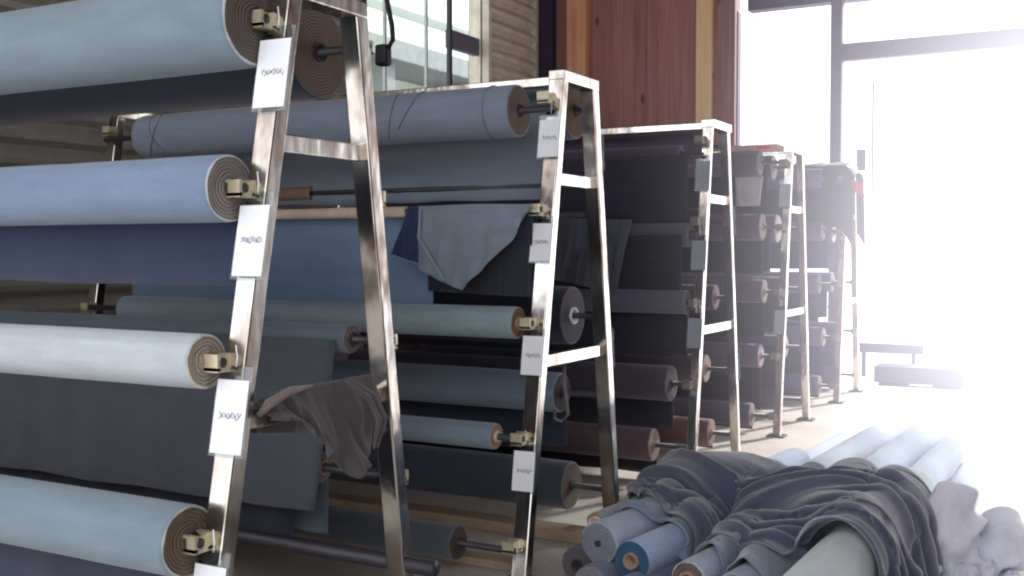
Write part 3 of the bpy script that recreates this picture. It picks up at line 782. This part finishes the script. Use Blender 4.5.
RIDGES = [((-2.0, 5.34, 0.45), (-1.50, 5.36, 0.57), .03), ((-1.50, 5.36, 0.57), (-1.2, 5.25, 0.54), .03), ((-1.2, 5.25, 0.54), (-.85, 5.15, 0.45), .03),
          ((-1.95, 5.12, 0.42), (-1.62, 5.14, 0.54), .018), ((-1.62, 5.14, 0.54), (-1.25, 4.98, 0.56), .02), ((-1.25, 4.98, 0.56), (-.95, 4.9, 0.51), .02),
          ((-1.9, 4.92, 0.40), (-1.5, 4.84, 0.49), .015), ((-1.5, 4.84, 0.49), (-1.15, 4.72, 0.52), .018), ((-1.15, 4.72, 0.52), (-.92, 4.70, 0.47), .018),
          ((-1.7, 4.68, 0.40), (-1.3, 4.56, 0.46), .015), ((-1.3, 4.56, 0.46), (-1.02, 4.50, 0.48), .015), ((-1.42, 4.38, 0.38), (-1.04, 4.32, 0.46), .015),
          ((-.88, 5.15, 0.45), (-.68, 4.75, 0.44), .03), ((-.76, 4.5, 0.42), (-.62, 4.05, 0.40), .025)]
cloth('crumpled_fabric', [(-1.90, 4.52), (-1.60, 4.36), (-1.42, 4.16), (-1.22, 3.97), (-1.08, 3.95)], [(-1.85, 4.95), (-1.5, 4.95), (-1.2, 4.8), (-.95, 4.5)], 3.3,
      (118, 130, 152), 'crumpled grey-blue cloth poking out below the dark cloth on the heap', 'cloth', slack=(1.45, 1.3), nu=90, nv=60, an=(9, 5), nz=.11, ridges=[((-1.5, 4.35, .36), (-1.2, 4.3, .38), .02), ((-1.3, 4.15, .34), (-1.1, 4.2, .36), .02)], sheen=.5, post=.03, pf=(6, 3))
cloth('crumpled_fabric', [(-1.99, 4.80), (-1.79, 4.62), (-1.55, 4.45), (-1.35, 4.26), (-1.12, 4.14), (-.90, 4.22), (-.72, 4.05), (-.60, 3.66), (-.50, 3.62)],
      [(-2.02, 5.1), (-1.98, 5.45), (-1.80, 5.5), (-1.52, 5.45), (-1.24, 5.4), (-1.0, 5.45), (-.84, 5.35), (-.66, 5.1), (-.52, 4.7)], 1.7,
      (64, 68, 92), 'large dark slate cloth spread in folds over the heap of rolls', 'cloth', slack=(1.20, 1.42), nu=120, nv=110, lumps=LUMPS, ridges=RIDGES, bend=.10, an=(3, 11), nz=.09, sheen=.6, post=.043, r0=.03)
cloth('crumpled_fabric', [(-.62, 3.75), (-.46, 3.8), (-.26, 4.1)], [(-.74, 5.3), (-.60, 5.9), (-.36, 5.9)], 5.1, (222, 222, 234),
      'crumpled whitish cloth along the right edge of the heap', 'cloth', slack=(1.3, 1.3), nu=40, nv=110, an=(4, 7), nz=.14, post=.08, pf=(2.5, 6), lumps=[(-.62, 5.2, .18, .13, .2, .22), (-.50, 4.8, .16, .12, .10, .22), (-.55, 4.45, .14, .12, .12, .24), (-.45, 4.1, .10, .10, .1, .2), (-.40, 5.4, .08, .08, .2, .16)], r0=.02)

# ------------------------------------------------------------------ haze of emitted light imitating daylight glare in the opening
m = bpy.data.materials.new('glare_glow'); m.use_nodes = True; nt = m.node_tree; nt.nodes.clear()
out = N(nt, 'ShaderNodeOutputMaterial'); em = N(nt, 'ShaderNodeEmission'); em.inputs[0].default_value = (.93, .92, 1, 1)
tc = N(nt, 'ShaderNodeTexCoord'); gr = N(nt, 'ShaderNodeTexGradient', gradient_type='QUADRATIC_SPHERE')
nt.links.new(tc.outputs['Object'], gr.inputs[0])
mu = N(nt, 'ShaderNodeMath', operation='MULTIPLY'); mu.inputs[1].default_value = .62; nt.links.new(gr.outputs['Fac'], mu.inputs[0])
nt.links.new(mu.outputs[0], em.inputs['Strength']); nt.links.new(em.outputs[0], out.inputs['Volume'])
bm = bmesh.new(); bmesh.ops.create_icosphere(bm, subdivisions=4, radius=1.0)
hz = link('glare_glow_volume', bm, m, None, True, loc=(.05, 8.2, 1.6)); hz.scale = (3.0, 5.0, 3.6)
tag(hz, 'white haze volume imitating daylight glare in the open doorway', 'glow', kind='stuff')

# ------------------------------------------------------------------ light
w = bpy.data.worlds.new('World'); SC.world = w; w.use_nodes = True
bg = w.node_tree.nodes['Background']; bg.inputs[0].default_value = (.955, .96, 1, 1); bg.inputs[1].default_value = 2.25
sd = bpy.data.lights.new('sun', 'SUN'); sd.energy = 6; sd.angle = R(4); sd.color = (1, .97, .94)
so = bpy.data.objects.new('sun', sd); COL.objects.link(so)
so.rotation_euler = Vector((.36, 1, .58)).to_track_quat('Z', 'Y').to_euler()

# ------------------------------------------------------------------ camera
cd = bpy.data.cameras.new('camera'); co = bpy.data.objects.new('camera', cd); COL.objects.link(co)
co.location = (0, 0, 1.5); co.rotation_euler = (R(88), 0, R(28.8))
cd.lens = 36 * 1080 / 1024; cd.sensor_width = 36; cd.clip_start = .05
SC.camera = co
SC.view_settings.view_transform = 'Standard'
SC.view_settings.look = 'None'
SC.cycles.use_denoising = True
SC.cycles.filter_width = 2.2
SC.cycles.max_bounces = 6
